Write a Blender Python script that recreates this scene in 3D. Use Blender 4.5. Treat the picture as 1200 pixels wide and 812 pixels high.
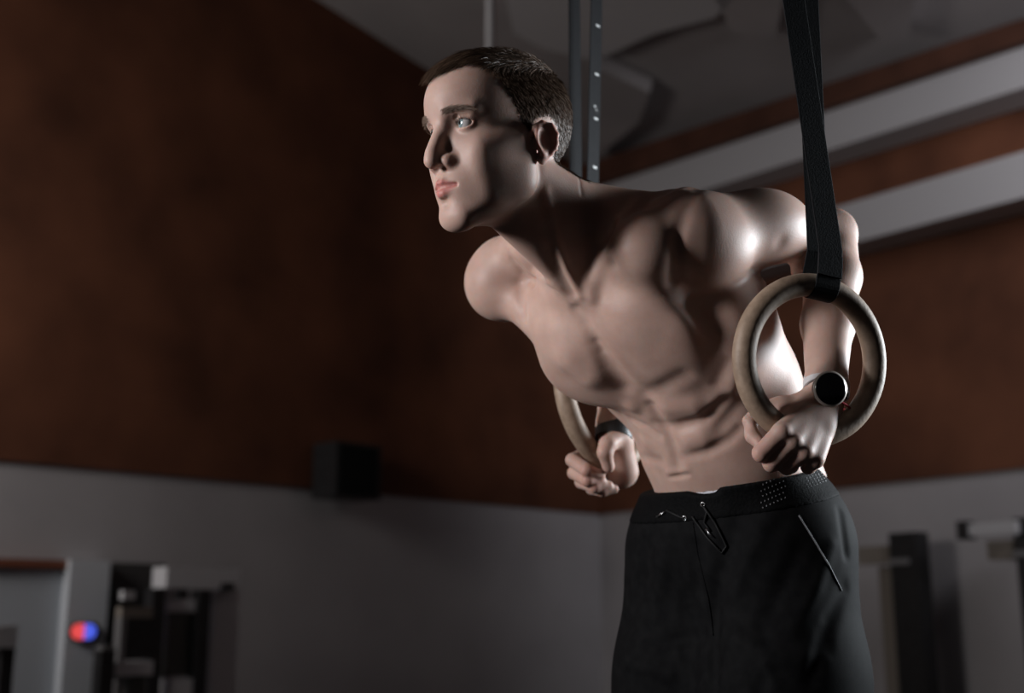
import bpy, bmesh, math, random
import numpy as np
from mathutils import Vector, Matrix

for o in list(bpy.data.objects):
    bpy.data.objects.remove(o, do_unlink=True)
SC = bpy.context.scene
COL = SC.collection
random.seed(7)
RNG = np.random.default_rng(7)

# ------------------------------------------------------------------ camera
F = 1400.0                       # focal length in pixels of the 1200 px frame
PITCH = math.radians(12.5)
CAM_H = 0.88
CP, SP = math.cos(PITCH), math.sin(PITCH)
cam_data = bpy.data.cameras.new('camera')
cam_data.sensor_width = 36.0
cam_data.lens = F / 1200.0 * 36.0
cam = bpy.data.objects.new('camera', cam_data)
cam.location = (0, 0, CAM_H)
cam.rotation_euler = (math.pi / 2 + PITCH, 0, 0)
COL.objects.link(cam)
SC.camera = cam
cam_data.dof.use_dof = True
cam_data.dof.focus_distance = 1.62
cam_data.dof.aperture_fstop = 2.6
cam_data.clip_end = 100


def to_world(p):
    """(right, up, depth) measured from the camera -> world metres"""
    p = np.asarray(p, float)
    x, y, w = p[..., 0], p[..., 1], p[..., 2]
    return np.stack([x, w * CP - y * SP, CAM_H + w * SP + y * CP], -1)


def C(px, py, w):
    return np.array([(px - 600.0) / F * w, (406.0 - py) / F * w, w])


def ray(px, py):
    """world ray direction through a photograph pixel"""
    d = to_world(C(px, py, 1.0)) - np.array([0, 0, CAM_H])
    return d / np.linalg.norm(d)


# ------------------------------------------------------------------ light
SC.view_settings.view_transform = 'Standard'
SC.view_settings.look = 'None'
SC.view_settings.gamma = 1.0
SC.view_settings.use_curve_mapping = False
SC.view_settings.exposure = 0.0
wd = bpy.data.worlds.new('gym_ambient')
SC.world = wd
wd.use_nodes = True
wd.node_tree.nodes['Background'].inputs[0].default_value = (0.62, 0.60, 0.66, 1)
wd.node_tree.nodes['Background'].inputs[1].default_value = 0.021


def area_light(name, loc, target, size, energy, colour, spread=180, sy=None):
    l = bpy.data.lights.new(name, 'AREA')
    l.energy = energy
    l.color = colour
    l.size = size
    if sy:
        l.shape = 'RECTANGLE'
        l.size_y = sy
    l.spread = math.radians(spread)
    o = bpy.data.objects.new(name, l)
    o.location = loc
    d = Vector(target) - Vector(loc)
    o.rotation_euler = d.to_track_quat('-Z', 'Y').to_euler()
    COL.objects.link(o)
    return o


BODY = Vector(to_world(C(760, 330, 1.75)))
# studio strobe in front of the athlete (left of the picture)
area_light('strobe_left_offscreen', BODY + Vector((-2.68, -.84, .36)), BODY + Vector((-.1, 0, -.02)), 0.55, 13, (.985, .97, .985), 70)
RAZ, REL = math.radians(18), .24
# strobe behind his left shoulder (right of the picture)
area_light('strobe_right_offscreen', BODY + Vector((2.4 * math.cos(RAZ), 2.4 * math.sin(RAZ), REL)), BODY + Vector((.1, 0, 0)), 1.0, 19, (.86, .94, 1.0), 60, sy=.8)
# the hall's own lamps
area_light('hall_lamp_left_offscreen', (-4.15, 4.35, 2.9), (-2.2, 7.6, 2.5), 1.2, 62, (1.0, .93, .90))
area_light('hall_lamp_right_offscreen', (4.2, 3.0, 3.8), (4.3, 7.2, 3.8), 1.3, 60, (.98, .95, 1.0), 80)
# ------------------------------------------------------------------ helpers
def new_mat(name, base=(.5, .5, .5), rough=.6, spec=.4, metal=0.0):
    m = bpy.data.materials.new(name)
    m.use_nodes = True
    b = m.node_tree.nodes['Principled BSDF']
    b.inputs['Base Color'].default_value = (*base, 1)
    b.inputs['Roughness'].default_value = rough
    b.inputs['Specular IOR Level'].default_value = spec
    b.inputs['Metallic'].default_value = metal
    return m


def noise_mat(name, c1, c2, scale=8, detail=4, rough=.6, spec=.3, bump=0.0, stretch=(1, 1, 1), lo=.35, hi=.65, bscale=None):
    m = new_mat(name, c1, rough, spec)
    nt = m.node_tree
    b = nt.nodes['Principled BSDF']
    tc = nt.nodes.new('ShaderNodeTexCoord')
    mp = nt.nodes.new('ShaderNodeMapping')
    mp.inputs['Scale'].default_value = stretch
    nz = nt.nodes.new('ShaderNodeTexNoise')
    nz.inputs['Scale'].default_value = scale
    nz.inputs['Detail'].default_value = detail
    rp = nt.nodes.new('ShaderNodeValToRGB')
    rp.color_ramp.elements[0].position = lo
    rp.color_ramp.elements[1].position = hi
    rp.color_ramp.elements[0].color = (*c1, 1)
    rp.color_ramp.elements[1].color = (*c2, 1)
    nt.links.new(tc.outputs['Object'], mp.inputs[0])
    nt.links.new(mp.outputs[0], nz.inputs['Vector'])
    nt.links.new(nz.outputs['Fac'], rp.inputs[0])
    nt.links.new(rp.outputs[0], b.inputs['Base Color'])
    if bump:
        bp = nt.nodes.new('ShaderNodeBump')
        bp.inputs['Strength'].default_value = bump
        bp.inputs['Distance'].default_value = .01
        if bscale:
            n2 = nt.nodes.new('ShaderNodeTexNoise')
            n2.inputs['Scale'].default_value = bscale
            n2.inputs['Detail'].default_value = 3
            nt.links.new(mp.outputs[0], n2.inputs['Vector'])
            nt.links.new(n2.outputs['Fac'], bp.inputs['Height'])
        else:
            nt.links.new(nz.outputs['Fac'], bp.inputs['Height'])
        nt.links.new(bp.outputs[0], b.inputs['Normal'])
    return m


def mesh_obj(name, verts, faces, mat, parent=None, smooth=True, uv=None):
    me = bpy.data.meshes.new(name)
    me.from_pydata([tuple(map(float, v)) for v in verts], [], [tuple(map(int, f)) for f in faces])
    me.update()
    if smooth:
        me.polygons.foreach_set('use_smooth', np.ones(len(me.polygons), bool))
    me.materials.append(mat)
    o = bpy.data.objects.new(name, me)
    COL.objects.link(o)
    if parent:
        o.parent = parent
    return o


def quads_obj(name, V, Q, mat, parent=None):
    """fast mesh from numpy vertex and quad arrays"""
    me = bpy.data.meshes.new(name)
    nv, nq = len(V), len(Q)
    me.vertices.add(nv)
    me.vertices.foreach_set('co', np.ascontiguousarray(V, np.float32).ravel())
    k = Q.shape[1]
    me.loops.add(nq * k)
    me.loops.foreach_set('vertex_index', np.ascontiguousarray(Q, np.int32).ravel())
    me.polygons.add(nq)
    me.polygons.foreach_set('loop_start', np.arange(0, nq * k, k, dtype=np.int32))
    me.polygons.foreach_set('use_smooth', np.ones(nq, bool))
    me.update(calc_edges=True)
    me.materials.append(mat)
    o = bpy.data.objects.new(name, me)
    COL.objects.link(o)
    if parent:
        o.parent = parent
    return o


def empty(name, loc=(0, 0, 0)):
    o = bpy.data.objects.new(name, None)
    o.location = loc
    COL.objects.link(o)
    return o


def adopt(child, parent):
    """child keeps its world placement"""
    child.parent = parent
    child.matrix_parent_inverse = Matrix.Translation(parent.location).inverted()
    return child


def tag(o, label, cat, group=None):
    o['label'] = label
    o['category'] = cat
    if group:
        o['group'] = group
    return o


def struct(o):
    o['kind'] = 'structure'
    return o


def tube(name, pts, rad, mat, parent=None, n=12, closed=False, flat=None):
    """swept tube along world points; rad scalar or list; flat=(a,b, updir) for a band section"""
    pts = [Vector(p) for p in pts]
    m = len(pts)
    rads = rad if hasattr(rad, '__len__') else [rad] * m
    V, Fc = [], []
    prev = None
    for i, p in enumerate(pts):
        a = pts[(i - 1) % m] if (closed or i > 0) else p
        b = pts[(i + 1) % m] if (closed or i < m - 1) else p
        t = (b - a).normalized()
        if prev is None:
            u = t.orthogonal().normalized()
        else:
            u = (prev - t * prev.dot(t)).normalized()
        prev = u
        v = t.cross(u)
        for j in range(n):
            an = 2 * math.pi * j / n
            V.append(p + (u * math.cos(an) + v * math.sin(an)) * rads[i])
    for i in range(m if closed else m - 1):
        for j in range(n):
            a0 = i * n + j
            a1 = i * n + (j + 1) % n
            i2 = (i + 1) % m
            Fc.append((a0, a1, i2 * n + (j + 1) % n, i2 * n + j))
    if not closed:
        Fc.append(tuple(range(n - 1, -1, -1)))
        Fc.append(tuple((m - 1) * n + j for j in range(n)))
    return mesh_obj(name, V, Fc, mat, parent)


def ribbon(name, pts, side, half, thick, mat, parent=None, closed=False, nrm=None):
    """flat webbing: rectangular section, 'side' unit vectors across the width"""
    V, Fc = [], []
    m = len(pts)
    pts = [Vector(p) for p in pts]
    for i, p in enumerate(pts):
        a = pts[(i - 1) % m] if (closed or i > 0) else p
        b = pts[(i + 1) % m] if (closed or i < m - 1) else p
        t = (b - a).normalized()
        s = Vector(side[i] if isinstance(side, list) else side)
        s = (s - t * s.dot(t)).normalized()
        nn = t.cross(s)
        e = .82
        for cu, cv in ((-1, -e), (-.96, -1), (.96, -1), (1, -e), (1, e), (.96, 1), (-.96, 1), (-1, e)):
            V.append(p + s * half * cu + nn * thick * .5 * cv)
    k = 8
    for i in range(m if closed else m - 1):
        i2 = (i + 1) % m
        for j in range(k):
            Fc.append((i * k + j, i * k + (j + 1) % k, i2 * k + (j + 1) % k, i2 * k + j))
    if not closed:
        Fc.append(tuple(range(k - 1, -1, -1)))
        Fc.append(tuple((m - 1) * k + j for j in range(k)))
    return mesh_obj(name, V, Fc, mat, parent, smooth=False)


def box(name, c, ax, half, mat, parent=None, bevel=0.0):
    """oriented box: centre, three axis vectors (rows), half sizes"""
    bm = bmesh.new()
    bmesh.ops.create_cube(bm, size=2.0)
    if bevel:
        for v in bm.verts:
            v.co = Vector((v.co.x * half[0], v.co.y * half[1], v.co.z * half[2]))
        bmesh.ops.bevel(bm, geom=list(bm.edges), offset=bevel, segments=2, affect='EDGES', profile=.6)
        hs = (1, 1, 1)
    else:
        hs = half
    me = bpy.data.meshes.new(name)
    A = [Vector(a) for a in ax]
    c = Vector(c)
    for v in bm.verts:
        v.co = c + A[0] * v.co.x * hs[0] + A[1] * v.co.y * hs[1] + A[2] * v.co.z * hs[2]
    bmesh.ops.recalc_face_normals(bm, faces=list(bm.faces))
    bm.to_mesh(me)
    bm.free()
    me.materials.append(mat)
    o = bpy.data.objects.new(name, me)
    COL.objects.link(o)
    if parent:
        o.parent = parent
    return o


# ------------------------------------------------------------------ sculpting volume
def unit(v):
    v = np.asarray(v, float)
    return v / np.linalg.norm(v)


class Vol:
    """signed distance samples on a rectilinear grid, sculpted by smooth unions and brushes"""

    def __init__(s, xs, ys, zs):
        s.ax = [np.asarray(a, np.float32) for a in (xs, ys, zs)]
        s.D = np.full([len(a) for a in s.ax], .06, np.float32)

    def sub(s, lo, hi):
        sl = []
        for a, l, h in zip(s.ax, lo, hi):
            i0 = max(int(np.searchsorted(a, l)) - 1, 0)
            i1 = min(int(np.searchsorted(a, h)) + 1, len(a))
            if i1 - i0 < 1:
                return None, None
            sl.append(slice(i0, i1))
        X = s.ax[0][sl[0]][:, None, None]
        Y = s.ax[1][sl[1]][None, :, None]
        Z = s.ax[2][sl[2]][None, None, :]
        return tuple(sl), (X, Y, Z)

    def op(s, lo, hi, fn, k, mode='add'):
        m = k + .03
        sl, P = s.sub(np.asarray(lo) - m, np.asarray(hi) + m)
        if sl is None:
            return
        d = fn(*P)
        D = s.D[sl]
        if mode == 'add':
            h = np.maximum(k - np.abs(D - d), 0) / k
            s.D[sl] = np.minimum(D, d) - h * h * (k * .25)
        else:
            d = -d
            h = np.maximum(k - np.abs(D - d), 0) / k
            s.D[sl] = np.maximum(D, d) + h * h * (k * .25)

    def cap(s, a, b, ra, rb=None, k=.02, flat=None, mode='add'):
        rb = ra if rb is None else rb
        a = np.asarray(a, np.float32)
        b = np.asarray(b, np.float32)
        ba = b - a
        bb = float(ba @ ba) + 1e-12
        r = max(ra, rb) * 1.02

        def fn(X, Y, Z):
            px, py, pz = X - a[0], Y - a[1], Z - a[2]
            t = np.clip((px * ba[0] + py * ba[1] + pz * ba[2]) / bb, 0, 1)
            qx, qy, qz = px - t * ba[0], py - t * ba[1], pz - t * ba[2]
            q2 = qx * qx + qy * qy + qz * qz
            rr = ra + (rb - ra) * t
            if flat is None:
                return np.sqrt(q2) - rr
            n, f = flat
            qn = qx * n[0] + qy * n[1] + qz * n[2]
            l = np.sqrt(q2 + (1 / f ** 2 - 1) * qn * qn) + 1e-9
            g = np.sqrt(q2 + (1 / f ** 4 - 1) * qn * qn) / l + 1e-6
            return (l - rr) / np.maximum(g, 1e-3)
        fm = 1.0 if flat is None else max(1.0, flat[1])
        s.op(np.minimum(a, b) - r * fm, np.maximum(a, b) + r * fm, fn, k, mode)

    def chain(s, pts, k=.01, mode='add', flat=None):
        for (p, r), (q, t) in zip(pts[:-1], pts[1:]):
            s.cap(p, q, r, t, k, flat, mode)

    def ell(s, c, rad, axes=None, k=.02, mode='add'):
        c = np.asarray(c, np.float32)
        A = np.eye(3) if axes is None else np.asarray(axes, float)
        rad = np.asarray(rad, float)
        ext = np.sqrt(((A * rad[:, None]) ** 2).sum(0))

        def fn(X, Y, Z):
            px, py, pz = X - c[0], Y - c[1], Z - c[2]
            k0 = 0
            k1 = 0
            for i in range(3):
                u = (px * np.float32(A[i, 0]) + py * np.float32(A[i, 1]) + pz * np.float32(A[i, 2])) / np.float32(rad[i])
                k0 = k0 + u * u
                k1 = k1 + u * u / np.float32(rad[i] ** 2)
            k0 = np.sqrt(k0)
            k1 = np.sqrt(k1) + 1e-6
            return k0 * (k0 - 1) / k1
        s.op(c - ext, c + ext, fn, k, mode)

    def clip(s, p, n, k=.004):
        """keep the side where (x-p).n < 0"""
        p = np.asarray(p, np.float32)
        n = unit(n).astype(np.float32)
        X, Y, Z = s.ax[0][:, None, None], s.ax[1][None, :, None], s.ax[2][None, None, :]
        d = (X - p[0]) * n[0] + (Y - p[1]) * n[1] + (Z - p[2]) * n[2]
        h = np.maximum(k - np.abs(s.D - d), 0) / k
        s.D = np.maximum(s.D, d) + h * h * (k * .25)

    def brush(s, pts, r, amp, r1=None, flat=None):
        """raise (amp>0) or carve (amp<0) along a polyline; amounts may vary per point"""
        pts = [np.asarray(p, np.float32) for p in pts]
        if len(pts) == 1:
            pts = pts * 2
        n = len(pts)
        amps = amp if hasattr(amp, '__len__') else [amp] * n
        if len(amps) != n:
            amps = np.interp(np.linspace(0, 1, n), np.linspace(0, 1, len(amps)), amps)
        P = np.array(pts)
        m = 2.4 * r
        sl, (X, Y, Z) = s.sub(P.min(0) - m, P.max(0) + m)
        best = None
        for i in range(n - 1):
            a, ba = pts[i], pts[i + 1] - pts[i]
            bb = float(ba @ ba) + 1e-12
            px, py, pz = X - a[0], Y - a[1], Z - a[2]
            t = np.clip((px * ba[0] + py * ba[1] + pz * ba[2]) / bb, 0, 1)
            q2 = (px - t * ba[0]) ** 2 + (py - t * ba[1]) ** 2 + (pz - t * ba[2]) ** 2
            am = amps[i] + (amps[i + 1] - amps[i]) * t
            if best is None:
                best, A = q2, am
            else:
                A = np.where(q2 < best, am, A)
                best = np.minimum(best, q2)
        s.D[sl] -= (A * np.exp(-best / (r * r))).astype(np.float32)

    def sample(s, P):
        idx = []
        for i in range(3):
            g = np.interp(P[:, i], s.ax[i], np.arange(len(s.ax[i])))
            idx.append(np.clip(g, 0, len(s.ax[i]) - 1.001))
        i0 = [np.floor(g).astype(int) for g in idx]
        fr = [g - i for g, i in zip(idx, i0)]
        r = 0
        for a in (0, 1):
            for b in (0, 1):
                for c in (0, 1):
                    w = (fr[0] if a else 1 - fr[0]) * (fr[1] if b else 1 - fr[1]) * (fr[2] if c else 1 - fr[2])
                    r = r + w * s.D[i0[0] + a, i0[1] + b, i0[2] + c]
        return r

    def hit(s, px, py, w0=1.35, w1=2.3):
        """first surface point met by the sight line of a photograph pixel"""
        ws = np.arange(w0, w1, .002)
        P = np.stack([(px - 600) / F * ws, (406 - py) / F * ws, ws], -1)
        d = s.sample(P)
        i = np.nonzero(d < 0)[0]
        if len(i) == 0:
            i = [int(np.argmin(d))]
            return P[i[0]]
        i = i[0]
        if i == 0:
            return P[0]
        t = d[i - 1] / (d[i - 1] - d[i] + 1e-9)
        return P[i - 1] + (P[i] - P[i - 1]) * t

    def trace(s, pix, step=7.0):
        """polyline of pixels laid on the surface"""
        out = []
        for i in range(len(pix) - 1):
            a, b = np.array(pix[i], float), np.array(pix[i + 1], float)
            n = max(1, int(np.hypot(*(b - a)) / step))
            for j in range(n):
                out.append(a + (b - a) * j / n)
        out.append(np.array(pix[-1], float))
        return [s.hit(*p) for p in out]

    def draw(s, pix, rpx, amp):
        """brush along pixels: radius in millimetres, amount in millimetres"""
        pts = s.trace(pix) if len(pix) > 1 else [s.hit(*pix[0])]
        a = np.asarray(amp, float) * .001
        s.brush(pts, rpx * .001, a if a.ndim else float(a))

    def mesh(s, smooth=1):
        D = s.D
        ins = D < 0
        nx, ny, nz = D.shape
        cnt = np.zeros((nx - 1, ny - 1, nz - 1), np.uint8)
        for a in (0, 1):
            for b in (0, 1):
                for c in (0, 1):
                    cnt += ins[a:nx - 1 + a, b:ny - 1 + b, c:nz - 1 + c]
        act = (cnt > 0) & (cnt < 8)
        I, J, K = np.nonzero(act)
        idm = np.full(cnt.shape, -1, np.int32)
        idm[I, J, K] = np.arange(len(I), dtype=np.int32)
        del cnt, act
        val = {}
        for a in (0, 1):
            for b in (0, 1):
                for c in (0, 1):
                    val[(a, b, c)] = D[I + a, J + b, K + c]
        acc = np.zeros((len(I), 3))
        num = np.zeros(len(I))
        cs = list(val)
        for u in cs:
            for ax in range(3):
                if u[ax] == 0:
                    v = list(u)
                    v[ax] = 1
                    v = tuple(v)
                    d0, d1 = val[u], val[v]
                    m = (d0 < 0) != (d1 < 0)
                    t = np.where(m, d0 / np.where(m, d0 - d1, 1), 0)
                    for k2 in range(3):
                        acc[:, k2] += np.where(m, u[k2] + (t if k2 == ax else 0), 0)
                    num += m
        pos = acc / num[:, None] + np.stack([I, J, K], -1)
        V = np.stack([np.interp(pos[:, i], np.arange(len(s.ax[i])), s.ax[i]) for i in range(3)], -1)
        Q = []
        # edges along each axis
        for ax in range(3):
            a = [slice(1, n - 1) for n in (nx, ny, nz)]
            a[ax] = slice(0, D.shape[ax] - 1)
            b = list(a)
            b[ax] = slice(1, D.shape[ax])
            A, B = ins[tuple(a)], ins[tuple(b)]
            E = np.nonzero(A != B)
            off = [1, 1, 1]
            off[ax] = 0
            i, j, k = [E[n] + off[n] for n in range(3)]
            inside_first = A[E]
            o1, o2 = [(1, 2), (2, 0), (0, 1)][ax]
            st = [i, j, k]

            def cell(d1, d2):
                c = [st[0].copy(), st[1].copy(), st[2].copy()]
                c[o1] = c[o1] - d1
                c[o2] = c[o2] - d2
                return idm[c[0], c[1], c[2]]
            q = np.stack([cell(1, 1), cell(0, 1), cell(0, 0), cell(1, 0)], -1)
            q[~inside_first] = q[~inside_first][:, ::-1]
            Q.append(q)
        Q = np.concatenate(Q)
        Q = Q[(Q >= 0).all(1)]
        for it in range(smooth):
            n = len(V)
            e0 = np.concatenate([Q[:, 0], Q[:, 1], Q[:, 2], Q[:, 3]])
            e1 = np.concatenate([Q[:, 1], Q[:, 2], Q[:, 3], Q[:, 0]])
            cntv = np.bincount(e0, minlength=n) + np.bincount(e1, minlength=n)
            W = np.zeros_like(V)
            for k2 in range(3):
                W[:, k2] = np.bincount(e0, V[e1, k2], n) + np.bincount(e1, V[e0, k2], n)
            V = V * .5 + W / np.maximum(cntv, 1)[:, None] * .5
        return V, Q[:, ::-1]


def spaced(segs):
    """axis samples: list of (start, stop, step)"""
    out = []
    for a, b, d in segs:
        n = max(1, int(round((b - a) / d)))
        out += list(a + (b - a) * np.arange(n) / n)
    out.append(segs[-1][1])
    return np.array(out)
# ------------------------------------------------------------------ the hall
def flat_dir(px, py):
    d = ray(px, py)
    return d / math.hypot(d[0], d[1])


cd = flat_dir(703, 603)
CORNER = cd * 11.0
DADO_Z = CAM_H + cd[2] * 11.0                    # top edge of the painted lower wall
CORNER_XY = np.array([CORNER[0], CORNER[1], 0])
aL, aR = math.radians(43.4), math.radians(-32.9)
DL = np.array([math.sin(aL), math.cos(aL), 0])   # along the left wall towards the corner
DR = np.array([math.sin(aR), math.cos(aR), 0])   # along the right wall towards the corner
NL = np.array([math.cos(aL), -math.sin(aL), 0])  # into the room
NR = np.array([-math.cos(aR), math.sin(aR), 0])
EYE0 = np.array([0, 0, CAM_H])
Z = np.array([0, 0, 1.0])


def on_plane(px, py, p, n):
    d = ray(px, py)
    return EYE0 + d * ((p - EYE0) @ n / (d @ n))


def on_left(px, py, off=0.0):
    return on_plane(px, py, CORNER_XY + NL * off, NL)


def on_right(px, py, off=0.0):
    return on_plane(px, py, CORNER_XY + NR * off, NR)


def prism(name, base, n, depth, mat, parent=None):
    """solid from a polygon 'base' of world points, thickened by depth along n"""
    k = len(base)
    V = [np.asarray(b) for b in base] + [np.asarray(b) + n * depth for b in base]
    Fc = [tuple(range(k)), tuple(range(2 * k - 1, k - 1, -1))]
    for i in range(k):
        j = (i + 1) % k
        Fc.append((i, i + k, j + k, j))
    o = mesh_obj(name, V, Fc, mat, parent, smooth=False)
    bm = bmesh.new()
    bm.from_mesh(o.data)
    bmesh.ops.recalc_face_normals(bm, faces=list(bm.faces))
    bm.to_mesh(o.data)
    bm.free()
    return o


PLASTER = noise_mat('painted_plaster', (.37, .36, .37), (.42, .41, .42), 1.3, 4, .75, .2, .05, bscale=40)
RUST = noise_mat('rust_brown_board', (.082, .032, .018), (.175, .068, .036), 1.5, 9, .7, .2, .1, lo=.30, hi=.72, bscale=14)
CEIL = noise_mat('ceiling_grey', (.30, .285, .285), (.36, .34, .34), .9, 3, .8, .2)
FLOOR = noise_mat('rubber_floor', (.03, .03, .032), (.06, .06, .062), 40, 3, .7, .3)
WHITE_BEAM = new_mat('white_beam', (.46, .46, .47), .6, .3)
BROWN_BEAM = noise_mat('dark_wood_beam', (.065, .027, .017), (.10, .042, .026), 3, 5, .7, .25)
BLACK = noise_mat('black_paint', (.012, .012, .013), (.02, .02, .021), 20, 2, .45, .4)
GREY = new_mat('grey_paint', (.20, .20, .205), .55, .35)
LGREY = new_mat('light_grey_paint', (.60, .61, .63), .55, .35)
BEIGE = new_mat('beige_paint', (.24, .215, .185), .6, .3)

# floor
prism('floor', [np.array(p + [0.0]) for p in ([-14., -3.], [14., -3.], [14., 16.], [-14., 16.])], -Z, .1, FLOOR)
struct(bpy.data.objects['floor'])

# ceiling plane through the wall tops seen in the picture
top_corner = on_left(703, 212)
p_left = on_left(388, 12)
p_right = on_right(1200, 56)
CN = unit(np.cross(p_left - top_corner, p_right - top_corner))
if CN[2] < 0:
    CN = -CN


def ceil_z(x, y):
    return top_corner[2] - (CN[0] * (x - top_corner[0]) + CN[1] * (y - top_corner[1])) / CN[2]


def wall(name, d, n, length):
    a, b = CORNER_XY + d * .25, CORNER_XY - d * length
    quad = [a, b, np.array([b[0], b[1], max(ceil_z(*b[:2]) + .1, 3)]), np.array([a[0], a[1], ceil_z(*a[:2]) + .1])]
    w = struct(prism(name, quad, -n, .25, PLASTER))
    lo, hi = DADO_Z, None
    a2, b2 = CORNER_XY, CORNER_XY - d * length
    quad = [np.array([a2[0], a2[1], lo]), np.array([b2[0], b2[1], lo]), np.array([b2[0], b2[1], ceil_z(*b2[:2])]), np.array([a2[0], a2[1], ceil_z(*a2[:2])])]
    prism('board_cladding', [q - n * .02 for q in quad], n, .045, RUST, w)
    return w


wl = wall('wall_left', DL, NL, 15)
wr = wall('wall_right', DR, NR, 13)
cpts = []
for x, y in ((-13, 0), (9.5, -2.5), (13, 6), (3, 16), (-13, 14)):
    cpts.append(np.array([x, y, ceil_z(x, y)]))
cl = struct(prism('ceiling', cpts, Z, .15, CEIL))


def slat_right(name, pts, off, depth, mat, parent=None):
    return prism(name, [on_right(px, py, off) for px, py in pts], NR, depth, mat, parent)


# long beams under the ceiling along the right wall
for nm, pts, m in (
        ('trim_1', [(706, 207), (1420, -13.8), (1420, 10.2), (706, 235)], BROWN_BEAM),
        ('trim_2', [(706, 235), (1420, 10.2), (1420, 58.9), (706, 277)], WHITE_BEAM),
        ('trim_3', [(706, 338.7), (1420, 136.1), (1420, 194.8), (706, 375.8)], WHITE_BEAM)):
    struct(slat_right(nm, pts, .05, .30 if m is WHITE_BEAM else .38, m))


def left_box(name, x0, y0, x1, y1, off, depth, mat, parent=None):
    """box hung on the left wall plane: pixel corners give its true place there"""
    a, b = on_left(x0, y0, off), on_left(x1, y1, off)
    zt, zb = a[2], b[2]
    A0 = np.array([a[0], a[1], 0])
    B0 = np.array([b[0], b[1], 0])
    quad = [A0 + Z * zb, B0 + Z * zb, B0 + Z * zt, A0 + Z * zt]
    return prism(name, quad, NL, depth, mat, parent)


def right_box(name, x0, y0, x1, y1, off, depth, mat, parent=None):
    a, b = on_right(x0, y0, off), on_right(x1, y1, off)
    zt, zb = a[2], b[2]
    A0 = np.array([a[0], a[1], 0])
    B0 = np.array([b[0], b[1], 0])
    quad = [A0 + Z * zb, B0 + Z * zb, B0 + Z * zt, A0 + Z * zt]
    return prism(name, quad, NR, depth, mat, parent)
# ------------------------------------------------------------------ things along the walls
def lbox(name, x0, y0, x1, y1, off, depth, mat, parent=None):
    """y1 None: reaches down to the floor"""
    a = on_left(x0, y0, off)
    b = on_left(x1, y0 if y1 is None else y1, off)
    zt, zb = a[2], (0.002 if y1 is None else b[2])
    A0, B0 = a * np.array([1, 1, 0]), b * np.array([1, 1, 0])
    o = prism(name, [A0 + Z * zb, B0 + Z * zb, B0 + Z * zt, A0 + Z * zt], -NL, depth, mat)
    if parent:
        adopt(o, parent)
    return o


def rbox(name, x0, y0, x1, y1, off, depth, mat, parent=None):
    a = on_right(x0, y0, off)
    b = on_right(x1, y0 if y1 is None else y1, off)
    zt, zb = a[2], (0.002 if y1 is None else b[2])
    A0, B0 = a * np.array([1, 1, 0]), b * np.array([1, 1, 0])
    o = prism(name, [A0 + Z * zb, B0 + Z * zb, B0 + Z * zt, A0 + Z * zt], -NR, depth, mat)
    if parent:
        adopt(o, parent)
    return o


def base_l(px, off):
    return on_left(px, 700, off) * np.array([1, 1, 0])


def base_r(px, off):
    return on_right(px, 700, off) * np.array([1, 1, 0])


DOORM = new_mat('pale_blue_door', (.46, .50, .54), .5, .35)
COLM = new_mat('pale_column', (.58, .62, .66), .55, .3)
DARKM = new_mat('doorway_shade', (.055, .055, .056), .5, .3)  # dark colour stands in for the shade inside the doorway
GREEN = new_mat('grey_green_panel', (.085, .088, .080), .5, .3)
LINT = new_mat('rust_lintel', (.20, .07, .04), .6, .3)
# doorway
d1 = struct(lbox('door_1', -60, 666, 83, None, .06, .05, DOORM))
struct(lbox('trim_4', -60, 652, 79, 666, .10, .09, LINT))
struct(lbox('trim_5', 83, 656, 130, None, .14, .13, COLM))
d2 = struct(lbox('doorway_shade_panel', 132, 659, 194, None, .05, .04, DARKM))  # flat panel on the wall, shade of the open doorway painted into it

# loudspeaker high on the wall
sp_ = empty('loudspeaker', on_left(428, 585, .05))
lbox('cabinet', 395, 516, 446, 586, .34, .27, BLACK, sp_)
lbox('grille', 399, 520, 442, 582, .352, .012, new_mat('speaker_grille', (.010, .012, .012), .8, .1), sp_)
lbox('wall_bracket', 415, 540, 428, 566, .07, .040, BLACK, sp_)
tag(sp_, 'black box loudspeaker mounted where the brown cladding meets the grey wall', 'speaker')

# cable machine in front of the wall
cm = empty('cable_machine', base_l(225, .6))
lbox('upright', 180, 690, 195, None, .62, .09, BLACK, cm)
lbox('upright', 234, 691, 248, None, .62, .09, BLACK, cm)
lbox('crosshead', 196, 664, 281, 690, .55, .16, LGREY, cm)
lbox('pulley', 210, 690, 220, 703, .57, .05, BLACK, cm)
lbox('weight_cover', 198, 717, 233, 791, .56, .10, GREEN, cm)
lbox('top_pad', 198, 703, 232, 717, .58, .10, LGREY, cm)
lbox('foot_plate', 199, 796, 232, None, .60, .12, LGREY, cm)
lbox('side_panel', 252, 692, 281, None, .50, .06, LGREY, cm)
lbox('hand_hook', 262, 683, 275, 692, .58, .04, BLACK, cm)
tag(cm, 'cable machine with black uprights and pale crosshead beside the dark doorway', 'gym machine')

# cardio console seen in the doorway
cs_ = empty('treadmill', base_l(163, .9))
lbox('console_screen', 150, 724, 181, 771, .92, .05, BLACK, cs_)
lbox('console_frame', 143, 711, 179, 724, .92, .06, BEIGE, cs_)
lbox('side_frame', 142, 724, 149, None, .92, .06, GREY, cs_)
lbox('tray', 138, 776, 179, 791, .96, .16, LGREY, cs_)
lbox('mast', 152, 791, 172, None, .90, .10, GREEN, cs_)
lbox('lamp_head', 145, 692, 158, 703, .90, .04, LGREY, cs_)
tag(cs_, 'treadmill console with dark screen in front of the dark doorway', 'treadmill')

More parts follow.
